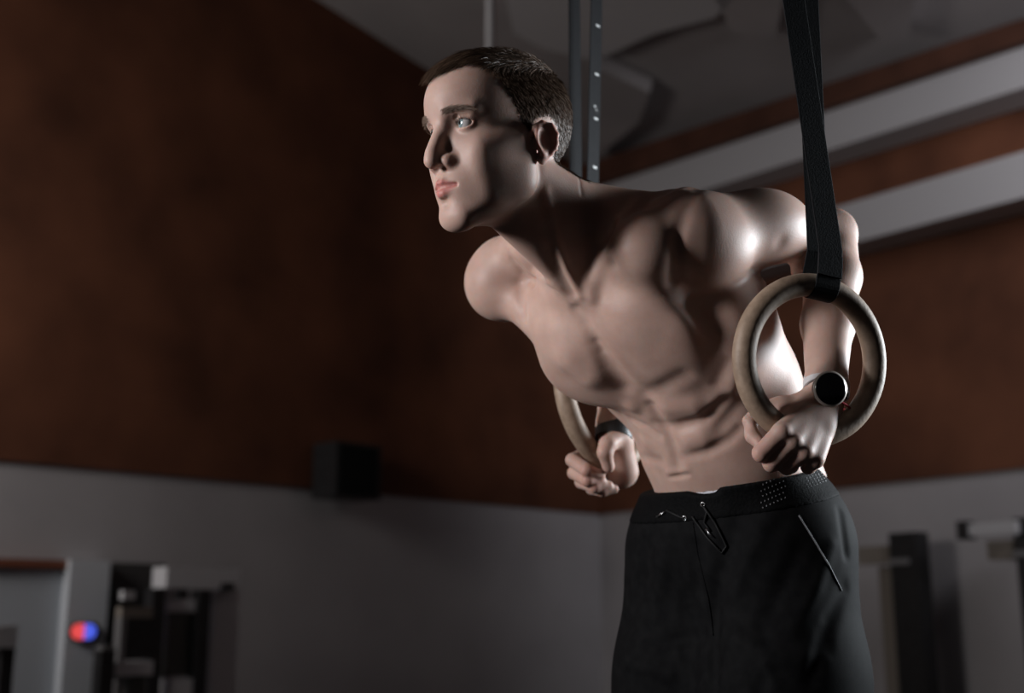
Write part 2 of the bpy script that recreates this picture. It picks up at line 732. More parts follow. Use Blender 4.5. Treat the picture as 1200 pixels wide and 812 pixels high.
# small uprights further left
p1 = empty('gym_post', base_l(128, 1.0))
lbox('post', 119, 762, 136, None, 1.0, .08, BLACK, p1)
lbox('cap', 120, 757, 135, 763, .99, .06, GREY, p1)
tag(p1, 'short black post standing in front of the pale column', 'post')
p2 = empty('gym_post', base_l(10, 1.0))
lbox('post', 3, 759, 18, None, 1.0, .08, BLACK, p2)
lbox('pad', -4, 733, 19, 759, 1.03, .14, LGREY, p2)
tag(p2, 'short black post with pale pad in front of the pale door', 'post')

# little glowing display on the column
RLED = new_mat('red_light', (.6, .05, .05), .4)
BLED = new_mat('blue_light', (.05, .08, .7), .4)
for m_, c_ in ((RLED, (1.0, .10, .10, 1)), (BLED, (.10, .16, 1.0, 1))):
    b_ = m_.node_tree.nodes['Principled BSDF']
    b_.inputs['Emission Color'].default_value = c_
    b_.inputs['Emission Strength'].default_value = .75
ds = empty('display_light', on_left(100, 740, .2))


def pill(name, x0, x1, y0, y1, off, depth, mat, left=True, right=True):
    a, b = on_left(x0, y0, off), on_left(x1, y1, off)
    wv_ = b * np.array([1, 1, 0]) - a * np.array([1, 1, 0])
    hgt = (a[2] - b[2]) / 2
    Lw = np.linalg.norm(wv_)
    e = wv_ / Lw
    c = (a + b) / 2
    pts = []
    for i in range(13):
        t = -math.pi / 2 + math.pi * i / 12
        pts.append(c + e * ((Lw / 2 - hgt) + hgt * math.cos(t) if right else Lw / 2) + Z * hgt * math.sin(t))
    for i in range(13):
        t = math.pi / 2 + math.pi * i / 12
        pts.append(c + e * (-(Lw / 2 - hgt) + hgt * math.cos(t) if left else -Lw / 2) + Z * hgt * math.sin(t))
    o = prism(name, pts, -NL, depth, mat)
    adopt(o, ds)


pill('housing', 83, 117, 729, 751, .165, .025, BLACK)
pill('red_lamp', 85, 99, 731, 749, .175, .02, RLED, True, False)
pill('blue_lamp', 98, 112, 731, 749, .175, .02, BLED, False, True)
tag(ds, 'small pill shaped display glowing red and blue on the pale column', 'display')

# racks on the right wall
r1 = empty('squat_rack', base_r(1060, .32))
rbox('upright', 1041, 625, 1073, None, .34, .12, BLACK, r1)
rbox('arm', 1004, 641, 1043, 660, .32, .10, BEIGE, r1)
rbox('clamp', 1042, 655, 1064, 661, .36, .14, GREY, r1)
rbox('brace', 1029, 664, 1050, None, .22, .06, BEIGE, r1)
tag(r1, 'squat rack with one black upright and short beige arm beside the black shorts', 'rack')
r2 = empty('squat_rack', base_r(1205, .32))
rbox('upright', 1187, 607, 1222, None, .34, .12, BLACK, r2)
rbox('arm', 1156, 634, 1189, 655, .32, .10, BEIGE, r2)
rbox('clamp', 1186, 645, 1215, 652, .36, .14, GREY, r2)
tag(r2, 'squat rack with black upright and pale bar ending in a black cap', 'rack')
rbox('bar', 1130, 614, 1190, 625, .42, .05, LGREY, r2)
rbox('bar_end_cap', 1120, 611, 1133, 632, .44, .09, BLACK, r2)


# roof details
def on_ceil(px, py, off=0.0):
    return on_plane(px, py, top_corner - CN * off, CN)


struct(prism('trim_6', [on_ceil(px, py, .02) for px, py in ((596, -30), (870, -30), (842, 2), (770, 22), (716, 48), (690, 52), (640, 40), (606, 22))], -CN, .12, WHITE_BEAM))
struct(prism('trim_7', [on_ceil(px, py, .02) for px, py in ((704, 62), (765, 92), (752, 128), (700, 172))], -CN, .12, CEIL))
struct(prism('trim_8', [on_ceil(px, py, .02) for px, py in ((838, -30), (925, -30), (912, 24), (862, 20))], -CN, .12, CEIL))
struct(prism('trim_9', [on_ceil(px, py, .02) for px, py in ((990, -30), (1075, -30), (1066, 26), (1030, 22))], -CN, .12, CEIL))
rp_ = ray(575, 95)
t_ = 6.5
pb_ = EYE0 + rp_ * t_
rod = tube('hanging_rod', [pb_, pb_ + Z * 1.0, np.array([pb_[0], pb_[1], ceil_z(pb_[0], pb_[1]) - .01])], .028, LGREY, None, 12)
rod.data.transform(Matrix.Translation(-Vector(pb_)))
rod.location = Vector(pb_)
tag(rod, 'thin pale rod hanging from the ceiling behind the head', 'rod')
# ------------------------------------------------------------------ the athlete
UW = np.array([0, CP, SP])                      # world up, in camera measures
HZ = np.array([0, -SP, CP])                     # horizontal, away from the camera
LAT = unit(.633 * np.array([1, 0, 0]) - .774 * HZ)      # towards his left side
FWD = unit(-.774 * np.array([1, 0, 0]) - .633 * HZ)     # where he faces

xs = spaced([(-.145, -.128, .003), (-.128, .098, .00135), (.098, .56, .0021)])
ys = spaced([(-1.16, -.30, .009), (-.30, .172, .0021), (.172, .445, .00135)])
zs = spaced([(1.34, 2.36, .0021)])
B = Vol(xs, ys, zs)

# ---- head: local axes are his left, front, up; origin between the ear canals
h_front = unit(np.array([-.772, -.0586, -.632]))
h_up = np.array([-.1017, .9943, .0305])
h_up = unit(h_up - h_front * (h_up @ h_front))
h_left = np.cross(h_front, h_up)
if h_left[0] < 0:
    h_left = -h_left
HT = np.array([-.0195, .2691, 1.642])
HR = np.stack([h_left, h_front, h_up])          # rows: local axes in camera measures
HS = 1.0


def H(x, y, z):
    return HT + HS * (x * h_left + y * h_front + z * h_up)


def hell(c, r, k, mode='add', rx=0.0, rz=0.0, ry=0.0):
    A = HR
    cx, sx = math.cos(rx), math.sin(rx)
    R1 = np.array([[1, 0, 0], [0, cx, sx], [0, -sx, cx]])
    cz, sz = math.cos(rz), math.sin(rz)
    R2 = np.array([[cz, sz, 0], [-sz, cz, 0], [0, 0, 1]])
    cy, sy = math.cos(ry), math.sin(ry)
    R3 = np.array([[cy, 0, sy], [0, 1, 0], [-sy, 0, cy]])
    B.ell(H(*c), np.array(r) * HS, R3 @ R2 @ R1 @ A, k, mode)


def hcap(a, b, ra, rb=None, k=.01, mode='add'):
    B.cap(H(*a), H(*b), ra * HS, (rb if rb is not None else ra) * HS, k, None, mode)


def hbrush(pts, r, amp):
    B.brush([H(*p) for p in pts], r, amp)


def both(fn):
    fn(1)
    fn(-1)


# ---------------- torso
NOTCH = C(679, 362, 1.72)
XIPH = C(757, 463, 1.765)
NAVEL = C(796, 557, 1.80)
PELV = C(866, 585, 1.905)
S1 = unit(NOTCH - XIPH)
T1 = unit(FWD - S1 * (FWD @ S1))
L1 = LAT - S1 * (LAT @ S1)
L1 = unit(L1 - T1 * (L1 @ T1))
S2 = unit(XIPH - NAVEL)
T2 = unit(FWD - S2 * (FWD @ S2))
L2 = LAT - S2 * (LAT @ S2)
L2 = unit(L2 - T2 * (L2 @ T2))
AX1 = np.stack([L1, T1, S1])
AX2 = np.stack([L2, T2, S2])


def T(l, t, s):                                  # chest measures from the notch
    return NOTCH + l * L1 + t * T1 + s * S1


def A(l, t, s):                                  # belly measures from the navel
    return NAVEL + l * L2 + t * T2 + s * S2


B.ell(T(0, -.105, -.105), (.150, .108, .175), AX1, .03)          # rib cage
B.ell(T(0, -.07, -.02), (.115, .062, .085), AX1, .05)            # upper chest
B.ell(A(0, -.095, .085), (.128, .093, .13), AX2, .05)            # belly
B.ell(A(0, -.095, -.02), (.140, .094, .10), AX2, .05)            # waist
B.ell(PELV + UW * -.06, (.165, .115, .13), np.stack([LAT, FWD, UW]), .05)
# back and trapezius mass
B.cap(T(-.11, -.14, -.025), T(.11, -.14, -.025), .078, .078, .05)
B.cap(T(.09, -.16, -.06), A(.10, -.13, .05), .065, .055, .05)
B.cap(T(-.09, -.16, -.06), A(-.10, -.13, .05), .065, .055, .05)
# latissimus, near side
B.cap(C(862, 358, 1.765), C(892, 440, 1.82), .046, .040, .03)
B.cap(C(892, 440, 1.82), C(925, 560, 1.88), .040, .05, .05)
B.cap(T(-.14, -.09, -.06), T(-.12, -.10, -.2), .05, .04, .05)
B.ell(C(848, 398, 1.755), (.062, .092, .096), None, .04)          # serratus side
# pectorals
B.ell(T(.063, -.013, -.094), (.079, .031, .074), AX1, .04)
B.ell(T(-.074, -.013, -.094), (.084, .033, .076), AX1, .035)
B.cap(T(.07, -.03, -.05), C(770, 300, 1.68), .040, .040, .03)
B.cap(T(-.07, -.03, -.05), C(600, 345, 1.92), .040, .036, .03)
# neck
B.cap(H(0, -.020, -.03), T(.0, -.09, .025), .046, .054, .03)
B.cap(H(0, .018, -.06), T(0, -.050, .0), .034, .036, .03)
B.cap(H(.024, -.036, -.04), T(.05, -.13, .02), .026, .04, .03)
B.cap(H(-.024, -.036, -.04), T(-.05, -.13, .02), .026, .04, .03)
# trapezius shelf to each shoulder
B.cap(C(690, 254, 1.735), C(805, 266, 1.71), .045, .040, .03)
B.cap(T(-.03, -.13, .055), C(600, 315, 1.95), .044, .036, .03)

B.cap(C(592, 303, 1.93), C(645, 275, 1.80), .034, .036, .03)

# ---------------- near arm (his left)
SHO = C(808, 270, 1.67)
ELB = C(974, 274, 1.86)
WRI = C(968, 448, 1.635)
ad = unit(ELB - SHO)
au = unit(UW - ad * (UW @ ad))
an = np.cross(ad, au)
AXA = np.stack([ad, au, an])
B.ell(C(828, 284, 1.684), (.080, .066, .060), AXA, .012)
B.ell(C(766, 291, 1.656), (.060, .053, .050), AXA, .02)
B.cap(C(738, 300, 1.690), C(755, 325, 1.700), .040, .036, .03)
B.ell(C(792, 298, 1.682), (.034, .045, .040), AXA, .015)
B.cap(SHO, ELB, .054, .036, .02)
B.ell(C(893, 264, 1.745), (.085, .054, .056), AXA, .025)
B.chain([(ELB, .038), (C(975, 325, 1.785), .041), (C(970, 380, 1.715), .036), (WRI, .0275)], .015)
B.ell(C(952, 318, 1.79), (.03, .035, .035), None, .02)
# ---------------- far arm (his right)
SHF = C(590, 332, 1.95)
ELF = C(728, 322, 2.19)
WRF = C(719, 498, 2.035)
B.ell(C(584, 330, 1.94), (.054, .062, .062), None, .025)
B.cap(SHF, ELF, .054, .042, .02)
B.chain([(ELF, .042), (C(728, 400, 2.13), .042), (WRF, .028)], .015)

# ---------------- legs
HIPN = PELV + LAT * .095 - UW * .09
HIPF = PELV - LAT * .095 - UW * .09


def leg(hip, sgn):
    knee = hip - UW * .44 + FWD * .03 + LAT * sgn * .01
    ank = knee - UW * .41 - FWD * .03
    B.cap(hip, knee, .085, .055, .03)
    B.cap(knee, ank, .055, .038, .02)
    B.ell(knee - UW * .12 - FWD * .03, (.045, .05, .11), np.stack([LAT, FWD, UW]), .03)
    B.cap(ank - FWD * .03 - UW * .03, ank + FWD * .15 - UW * .065, .036, .03, .02)


leg(HIPN, 1)
leg(HIPF, -1)

# ---------------- head
hell((0, -.016, .046), (.075, .106, .092), .01)
hell((0, .032, .062), (.064, .071, .060), .02)
hell((0, .034, -.020), (.059, .060, .070), .02)
hell((0, .045, -.062), (.046, .046, .040), .02)


def face_half(s):
    hcap((s * .050, .008, -.055), (s * .016, .080, -.093), .014, .014, .025)      # jaw
    hcap((s * .060, .004, -.02), (s * .051, .008, -.055), .014, .014, .02)
    hcap((s * .044, .064, -.010), (s * .066, .018, .000), .013, .009, .02)       # cheekbone
    hcap((s * .014, .088, .044), (s * .044, .072, .043), .010, .006, .014)      # brow ridge


    hell((s * .040, .040, -.035), (.018, .035, .035), .03)                       # cheek
    hell((s * .050, .020, -.030), (.012, .022, .032), .025)


both(face_half)
hell((0, .0775, -.092), (.020, .018, .017), .015)                                 # chin
hell((0, .074, -.052), (.030, .027, .026), .02)                                  # muzzle
for s in (1, -1):                                                                # eye hollows
    hell((s * .031, .095, .024), (.016, .013, .011), .012, 'cut')
# nose
hcap((0, .0855, .038), (0, .1105, -.008), .0085, .0105, .012)
hcap((0, .102, -.015), (0, .1130, -.0185), .0115, .0112, .006)
for s in (1, -1):
    hell((s * .0160, .0940, -.0215), (.0082, .0135, .0100), .008)
for s in (1, -1):
    hell((s * .0065, .1045, -.0300), (.0038, .0065, .0045), .003, 'cut')
# lips
for s in (1, -1):
    hcap((s * .004, .1015, -.0475), (s * .022, .0885, -.0535), .0052, .0032, .004)
    hcap((s * .003, .0990, -.0620), (s * .020, .0880, -.0570), .0078, .0040, .004)
hbrush([(-.022, .0935, -.0535), (-.010, .1035, -.0530), (0, .1075, -.0535), (.010, .1035, -.0530), (.022, .0935, -.0535)], .0028, -.0050)
hbrush([(0, .098, -.073)], .008, -.004)
hbrush([(0, .106, -.036), (0, .106, -.043)], .003, -.0012)
# eyes: lids over the ball, then the almond opening
EYE = [(s * .0315, .0725, .0260) for s in (1, -1)]
for s in (1, -1):
    hell((s * .0315, .0725, .0260), (.0143, .0143, .0143), .004)
    hell((s * .0355, .0865, .0254), (.0160, .0130, .0058), .0022, 'cut', rz=-s * .22)
    hbrush([(s * .019, .083, .0345), (s * .031, .0885, .0360), (s * .043, .082, .0330)], .0022, -.0022)
# ears


hell0, hcap0 = hell, hcap


def ear(s):
    def hell(c, *q, **k):
        hell0((c[0], c[1], c[2] - .006), *q, **k)

    def hcap(a, b, *q, **k):
        hcap0((a[0], a[1], a[2] - .006), (b[0], b[1], b[2] - .006), *q, **k)
    e = s * .074
    hell((s * .079, -.013, .002), (.0075, .0165, .025), .006, rx=-.15, rz=-s * .45)
    hell((s * .0905, -.009, .002), (.009, .0105, .0165), .004, 'cut', rx=-.15, rz=-s * .3)
    rim = [(.074, .002, .011), (.079, -.002, .021), (.083, -.012, .0265), (.0875, -.024, .022), (.0895, -.030, .010), (.088, -.029, -.003), (.084, -.022, -.014), (.077, -.012, -.023)]
    for a, b in zip(rim[:-1], rim[1:]):
        hcap((s * a[0], a[1], a[2]), (s * b[0], b[1], b[2]), .0031, .0031, .003)
    for z_ in (-.010, -.004, .002, .008, .014, .019):
        hcap((s * .0805, -.013, z_), (s * .0880, -.0275, z_), .0024, .0022, .004)
    hell((s * .0775, -.010, -.021), (.0045, .0075, .0085), .004)
    hcap((s * .075, .001, -.006), (s * .078, .000, .001), .0042, .0038, .004)      # tragus


both(ear)
# ---------------- near hand, closed over the bottom of the ring
def finger(pts, r, k=.0035):
    n = len(pts)
    B.chain([(p, r[min(i, len(r) - 1)]) for i, p in enumerate(pts)], k)


WN = C(968, 462, 1.628)
NM = [C(916, 506, 1.556), C(929, 517, 1.558), C(942, 529, 1.562), C(955, 538, 1.570)]
NP = [C(892, 531, 1.560), C(904, 543, 1.566), C(922, 547, 1.572), C(947, 547, 1.578)]
ND = [C(899, 528, 1.592), C(911, 541, 1.598), C(927, 546, 1.603), C(950, 546, 1.606)]
NT = [C(912, 512, 1.606), C(922, 522, 1.612), C(936, 528, 1.616), C(954, 532, 1.618)]
NC = [C(952, 470, 1.618), C(960, 472, 1.616), C(967, 474, 1.617), C(975, 477, 1.621)]
FR = [.0120, .0116, .0110, .0098]
B.cap(WRI, WN, .0275, .026, .012, (unit(np.array([.2, 0, -1])), .78))
for i in range(4):
    B.cap(NC[i], NM[i], .0145, .0130, .010)
for i in range(4):
    r = FR[i]
    finger([NM[i], NP[i]], [r * 1.06, r], .003)
    finger([NP[i], ND[i], NT[i]], [r, r * .92, r * .8], .002)
# thumb: metacarpal ridge, then round the ring and back below
B.chain([(C(955, 468, 1.630), .016), (C(915, 478, 1.615), .0135), (C(893, 480, 1.612), .0115)], .012)
B.chain([(C(893, 480, 1.612), .0115), (C(877, 496, 1.606), .0105), (C(882, 511, 1.592), .0100), (C(890, 519, 1.582), .009)], .003)
B.cap(C(925, 490, 1.600), C(960, 500, 1.605), .018, .018, .012)

# ---------------- far hand, seen from the thumb side
B.cap(WRF, C(722, 514, 2.025), .028, .027, .012)
B.cap(C(722, 514, 2.025), C(728, 552, 2.045), .026, .030, .012)
B.cap(C(712, 530, 2.07), C(716, 560, 2.07), .022, .022, .012)
FI = [[C(690, 530, 2.075), C(671, 539, 2.025), C(688, 551, 1.980), C(703, 557, 1.990)],
      [C(692, 545, 2.078), C(673, 554, 2.028), C(689, 563, 1.984), C(705, 565, 1.994)],
      [C(696, 557, 2.080), C(681, 565, 2.032), C(697, 571, 1.988), C(713, 569, 1.998)],
      [C(703, 566, 2.080), C(693, 573, 2.036), C(706, 576, 1.996), C(720, 573, 2.004)]]
for i, fg in enumerate(FI):
    r = [.0118, .0115, .0108, .0095][i]
    finger(fg, [r, r, r * .95, r * .8], .003)
    B.cap(fg[0], C(722, 520 + 10 * i, 2.065), r * 1.1, .016, .01)
B.chain([(C(724, 512, 2.012), .018), (C(712, 521, 1.985), .0140), (C(709, 530, 1.978), .0125), (C(713, 547, 1.984), .0105)], .006)
# ---------------- muscle relief, laid on the surface
d = B.draw
# clavicle and shoulder, near side
d([(690, 345), (708, 305), (730, 255), (748, 236)], 10, [3, 3, 4, 4])
d([(718, 310)], 9, -3.5)
d([(712, 270), (706, 255)], 16, -6)
d([(822, 214), (803, 245), (794, 280), (789, 330)], 9, [-1, -3, -5, -5])
d([(768, 214)], 12, -4)
d([(770, 236), (800, 222), (832, 208)], 9, 3)
d([(915, 285)], 12, -2)
# midline, pectorals
d([(683, 372), (697, 400), (712, 425), (735, 450), (752, 461)], 13, [-3, -5, -6, -6, -3])
d([(757, 461), (778, 453), (800, 440)], 14, [-2, -4, -3])
d([(672, 425), (690, 440)], 26, 6)
d([(700, 405), (714, 430), (731, 453)], 16, [-4, -9, -8])
d([(660, 425), (690, 445)], 22, 4)
d([(700, 400), (706, 410)], 6, -3)
# abdomen
d([(764, 476), (780, 505), (790, 528), (794, 548)], 9, [-5, -6, -5, -3])
d([(785, 478), (812, 476)], 17, 7)
d([(742, 476)], 14, 5)
d([(768, 497), (795, 500), (825, 492), (850, 470)], 9, [-3, -6, -6, -5])
d([(740, 492), (758, 500), (772, 510)], 8, -3)
d([(808, 517), (822, 514)], 15, 5)
d([(757, 520)], 14, 3)
d([(800, 536), (828, 530), (855, 515), (872, 498)], 8, [-2, -4, -5, -4])
d([(750, 535), (775, 540)], 8, -2)
d([(846, 500), (866, 470)], 14, -4)
d([(783, 560), (795, 558.5), (806, 556)], 4, [-1, -5, -2])
d([(784, 553), (806, 550)], 6, 1.5)
# neck: sternomastoid cords, throat, far clavicle
d([(640, 225), (650, 275), (664, 315), (680, 346)], 7, [2, 4, 5, 4])
d([(645, 295), (658, 325), (668, 343)], 12, [-3, -5, -4])
d([(674, 362)], 9, -4)
d([(598, 292), (625, 318), (655, 338), (672, 352)], 8, [3, 4, 4, 3])
d([(600, 306), (612, 320), (626, 333)], 7, [-3, -5, -3])
d([(610, 332), (611, 350), (613, 370)], 11, [-2, -6, -6])
d([(694, 350)], 10, 3)
d([(678, 208), (682, 228)], 3, -1.2)
d([(852, 425), (842, 450)], 10, -2.5)
d([(872, 415), (860, 455)], 9, 2)
# ------------------------------------------------------------------ rings and straps
WOOD = noise_mat('ring_wood', (.215, .150, .105), (.30, .215, .155), 60, 5, .55, .3, .06, stretch=(1, 1, 1), bscale=160)
WEB = noise_mat('black_webbing', (.008, .008, .009), (.013, .013, .0145), 300, 2, .75, .12, .1, bscale=420)
WHITE = new_mat('white_print', (.75, .75, .74), .6, .3)


def world(p):
    return Vector(to_world(p))


def ring_pts(c, u, v, R, n=72):
    return [c + (u * math.cos(2 * math.pi * i / n) + v * math.sin(2 * math.pi * i / n)) * R for i in range(n)]


# near ring: u across, v up in its plane
RC = C(950, 422, 1.604)
rv = unit(C(962, 332, 1.617) - C(939, 511, 1.592))
ru = np.array([.94, 0, .33])
ru = unit(ru - rv * (ru @ rv))
RR, RT = .1015, .0158
RCN, RUN, RVN = Vector(to_world(RC)), Vector(to_world(RC + ru) - to_world(RC)), Vector(to_world(RC + rv) - to_world(RC))


def make_ring(c, u, v, label, R, rt):
    o = tube('gymnastic_ring', [Vector(to_world(p)) for p in ring_pts(c, u, v, R)], rt, WOOD, None, 20, True)
    ctr = Vector(to_world(c))
    for vv in o.data.vertices:
        vv.co -= ctr
    o.location = ctr
    tag(o, label, 'ring', 'wooden gymnastic rings')
    return o


make_ring(RC, ru, rv, 'pale wooden gymnastic ring gripped by the hand wearing the round watch', RR, RT)
FR_, FT_ = .1145, .0172
FC = C(706, 468, 2.085)
fv = unit(C(690, 392, 2.110) - C(722, 544, 2.060))
fu = np.array([.586, 0, .81])
fu = unit(fu - fv * (fu @ fv))
make_ring(FC, fu, fv, 'pale wooden gymnastic ring gripped by the hand with the black wristband', FR_, FT_)


def up_line(p0, x_top, n, extra):
    """from camera-measured p0 upwards; passes picture column x_top at the frame's top edge, then on to the ceiling"""
    k = 406.0 / F
    h = (k * p0[2] - p0[1]) / (CP - k * SP)
    w = p0[2] + h * SP
    p1 = np.array([(x_top - 600) / F * w, p0[1] + h * CP, w])
    d = (p1 - p0) / h
    q = to_world(p1)
    extra = ceil_z(q[0], q[1]) - q[2] - .03
    return [p0 + d * (h * i / n) for i in range(n)] + [p1 + d * (extra * i / 6) for i in range(7)]


def make_strap(c, u, v, xt_front, xt_back, half, mat, label, R, rt):
    n = np.cross(u, v)
    n = unit(n if n[2] < 0 else -n)              # towards the camera
    top = c + v * R
    root = empty('ring_strap', to_world(top))
    rr = rt + .0022
    front, back = [], []
    # wraps under the tube
    loop = []
    for i in range(13):
        a = -math.pi * i / 12
        loop.append(top + n * (rr * math.cos(a)) + v * (rr * math.sin(a)))
    f_up = up_line(top + n * (rr * .75) + v * .05, xt_front, 14, 3.2)
    b_up = up_line(top - n * (rr * .75) + v * .05, xt_back, 14, 3.2)
    pts = f_up[::-1] + [top + n * rr + v * .015] + loop + [top - n * rr + v * .015] + b_up
    side = Vector(to_world(c + u) - to_world(c))
    nf = len(f_up) + 1 + 7
    a = ribbon('strand', [Vector(to_world(p)) for p in pts[:nf]], side, half, .0024, mat)
    b = ribbon('strand', [Vector(to_world(p)) for p in pts[nf - 1:]], side, half, .0024, mat)
    adopt(a, root)
    adopt(b, root)
    st = ribbon('stitched_patch', [Vector(to_world(top + n * (rr + .0022 - .004 * t) + v * (.012 + .03 * t))) for t in (0, .5, 1)], side, half * 1.01, .002, mat)
    adopt(st, root)
    tag(root, label, 'strap', 'ring straps')
    return root, f_up, b_up, side


ns, nf_up, nb_up, n_side = make_strap(RC, ru, rv, 930, 946, .0185, WEB, 'wide black webbing strap of the ring held by the hand with the watch', RR, RT)
fs, ff_up, fb_up, f_side = make_strap(FC, fu, fv, 699, 673, .0185, WEB, 'black webbing strap with white length marks behind the head', FR_, FT_)

# ------------------------------------------------------------------ watch, bracelet, wristband
CASE = new_mat('champagne_metal', (.50, .43, .38), .4, .5, .2)
GLASS = new_mat('watch_glass', (.006, .006, .007), .12, .5)
SILI = new_mat('pale_silicone', (.52, .50, .50), .5, .4)
NAVY = new_mat('navy_edge', (.03, .03, .07), .5, .4)
RED = noise_mat('red_thread', (.35, .02, .03), (.5, .04, .06), 200, 2, .7, .2)
wc = C(973, 455.5, 1.583)
wn = unit(np.array([.18, .10, -1.0]))
wu = unit(np.cross(wn, np.array([0, 1, 0])))
wv = np.cross(wu, wn)
wu = wu if wu[0] > 0 else -wu
wv = wv if wv[1] > 0 else -wv


def disc_stack(name, c, n, u, v, prof, mat, m=40):
    """lathe: prof is a list of (radius, height along n)"""
    V, Fc = [], []
    for r, h in prof:
        for i in range(m):
            a = 2 * math.pi * i / m
            V.append(to_world(c + n * h + (u * math.cos(a) + v * math.sin(a)) * r))
    for j in range(len(prof) - 1):
        for i in range(m):
            Fc.append((j * m + i, j * m + (i + 1) % m, (j + 1) * m + (i + 1) % m, (j + 1) * m + i))
    Fc.append(tuple(range(m - 1, -1, -1)))
    Fc.append(tuple((len(prof) - 1) * m + i for i in range(m)))
    o = mesh_obj(name, V, Fc, mat, None, smooth=True)
    bm = bmesh.new()
    bm.from_mesh(o.data)
    bmesh.ops.recalc_face_normals(bm, faces=list(bm.faces))
    bm.to_mesh(o.data)
    bm.free()
    return o


watch = empty('wristwatch', to_world(wc))
tag(watch, 'round black faced sports watch with pale case and strap on the wrist', 'watch')
adopt(disc_stack('case', wc, wn, wu, wv, [(.0190, -.011), (.0225, -.008), (.0240, -.002), (.0238, .0005), (.0216, .0014)], CASE), watch)
adopt(disc_stack('dial', wc, wn, wu, wv, [(.0214, .0), (.0214, .0016), (.0200, .0021)], GLASS), watch)


def wrist_band(name, c, ax, ra, rb, dirn, half, th, mat, a0=0, a1=2 * math.pi, n=40):
    """band round a wrist: centre, axis, half sizes across/along the flat"""
    ax = unit(ax)
    e2 = unit(dirn - ax * (dirn @ ax))
    e1 = np.cross(ax, e2)
    pts = []
    closed = abs(a1 - a0 - 2 * math.pi) < 1e-3
    for i in range(n if closed else n + 1):
        a = a0 + (a1 - a0) * i / n
        pts.append(Vector(to_world(c + e1 * ra * math.cos(a) + e2 * rb * math.sin(a))))
    sd = Vector(to_world(c + ax) - to_world(c))
    return ribbon(name, pts, sd, half, th, mat, None, closed)


fa = unit(WRI - C(970, 380, 1.715))
wctr = C(968.5, 454, 1.6315)
adopt(wrist_band('strap', wctr, fa, .0305, .0275, wn, .0100, .003, SILI), watch)
rb_ = tube('thread_bracelet', [Vector(to_world(C(970, 470, 1.626) + .0312 * math.cos(t) * unit(np.cross(fa, wn)) + .0280 * math.sin(t) * wn)) for t in np.linspace(0, 2 * math.pi, 48, endpoint=False)], .0017, RED, None, 8, True)
tag(rb_, 'thin red thread bracelet below the round watch', 'bracelet')
ff = unit(WRF - C(728, 400, 2.13))
wb = wrist_band('wristband', C(720, 506, 2.030), ff, .0305, .0305, np.array([0, 0, -1.0]), .0165, .004, BLACK)
tag(wb, 'black fabric wristband on the wrist without the watch', 'wristband')

# white length marks on the far strap's front strand
for k_, (px_, py_) in enumerate(((703, 30), (699.5, 87), (696, 139), (692, 196))):
    ws_ = np.interp(py_, [0, 205], [ff_up[14][2], ff_up[4][2]])
    c_ = None
    # walk along the strand to the sight line row
    for a_, b_ in zip(ff_up[:-1], ff_up[1:]):
        ya, yb = 406 - F * a_[1] / a_[2], 406 - F * b_[1] / b_[2]
        if (ya - py_) * (yb - py_) <= 0:
            t_ = (py_ - ya) / (yb - ya)
            c_ = a_ + (b_ - a_) * t_
            sdir = unit(b_ - a_)
    if c_ is None:
        continue
    n_ = np.cross(fu, fv)
    n_ = unit(n_ if n_[2] < 0 else -n_)
    su = unit(fu)
    o = box('length_mark', Vector(to_world(c_ + n_ * .0016 + su * .004)), [Vector(to_world(su) - to_world(np.zeros(3))).normalized(), Vector(to_world(unit(fv)) - to_world(np.zeros(3))).normalized(), Vector(to_world(n_) - to_world(np.zeros(3))).normalized()], (.0062, .0022, .0003), WHITE)
    adopt(o, fs)
    if k_ == 2:
        cu = bpy.data.curves.new('numeral', 'FONT')
        cu.body = '6'
        cu.size = .026
        cu.offset = .0011
        cu.align_x = 'CENTER'
        cu.align_y = 'CENTER'
        cu.extrude = .0002
        to = bpy.data.objects.new('numeral', cu)
        COL.objects.link(to)
        cu.materials.append(WHITE)
        X_ = Vector(to_world(su) - to_world(np.zeros(3))).normalized()
        Y_ = Vector(to_world(unit(fv)) - to_world(np.zeros(3))).normalized()
        N_ = X_.cross(Y_)
        bpy.context.view_layer.update()
        dg = bpy.context.evaluated_depsgraph_get()
        me_ = bpy.data.meshes.new_from_object(to.evaluated_get(dg))
        bpy.data.objects.remove(to, do_unlink=True)
        M_ = Matrix((X_, Y_, N_)).transposed().to_4x4()
        M_.translation = Vector(to_world(c_ + n_ * .0022 + su * .003 + sdir * .019))
        me_.transform(M_)
        me_.materials.clear()
        me_.materials.append(WHITE)
        to = bpy.data.objects.new('numeral', me_)
        COL.objects.link(to)
        adopt(to, fs)
# ------------------------------------------------------------------ shorts
SH = Vol(spaced([(.10, .62, .003)]), spaced([(-.78, -.17, .003)]), spaced([(1.5, 2.25, .003)]))
AXP = np.stack([LAT, FWD, UW])
SH.ell(A(0, -.095, -.02), (.146, .100, .106), AX2, .04)
SH.ell(PELV + UW * -.06, (.172, .125, .135), AXP, .05)
SH.cap(PELV - LAT * .03 - UW * .05, PELV + LAT * .01 - UW * .05, .128, .125, .05)
for sg, hp in ((1, HIPN), (-1, HIPF)):
    kn = hp - UW * .40 + FWD * .03 + LAT * sg * .03
    hs = hp - LAT * (.022 if sg > 0 else 0)
    SH.cap(hs + UW * .0, hs - UW * .18 + FWD * .01 + LAT * sg * .006, .112, .122, .05)
    SH.cap(hs - UW * .18 + FWD * .01 + LAT * sg * .006, kn - LAT * (.03 if sg > 0 else 0), .122, .124, .03)
WN_ = unit(UW + .22 * FWD)
WP = C(800, 577, 1.785)
sd = SH.draw
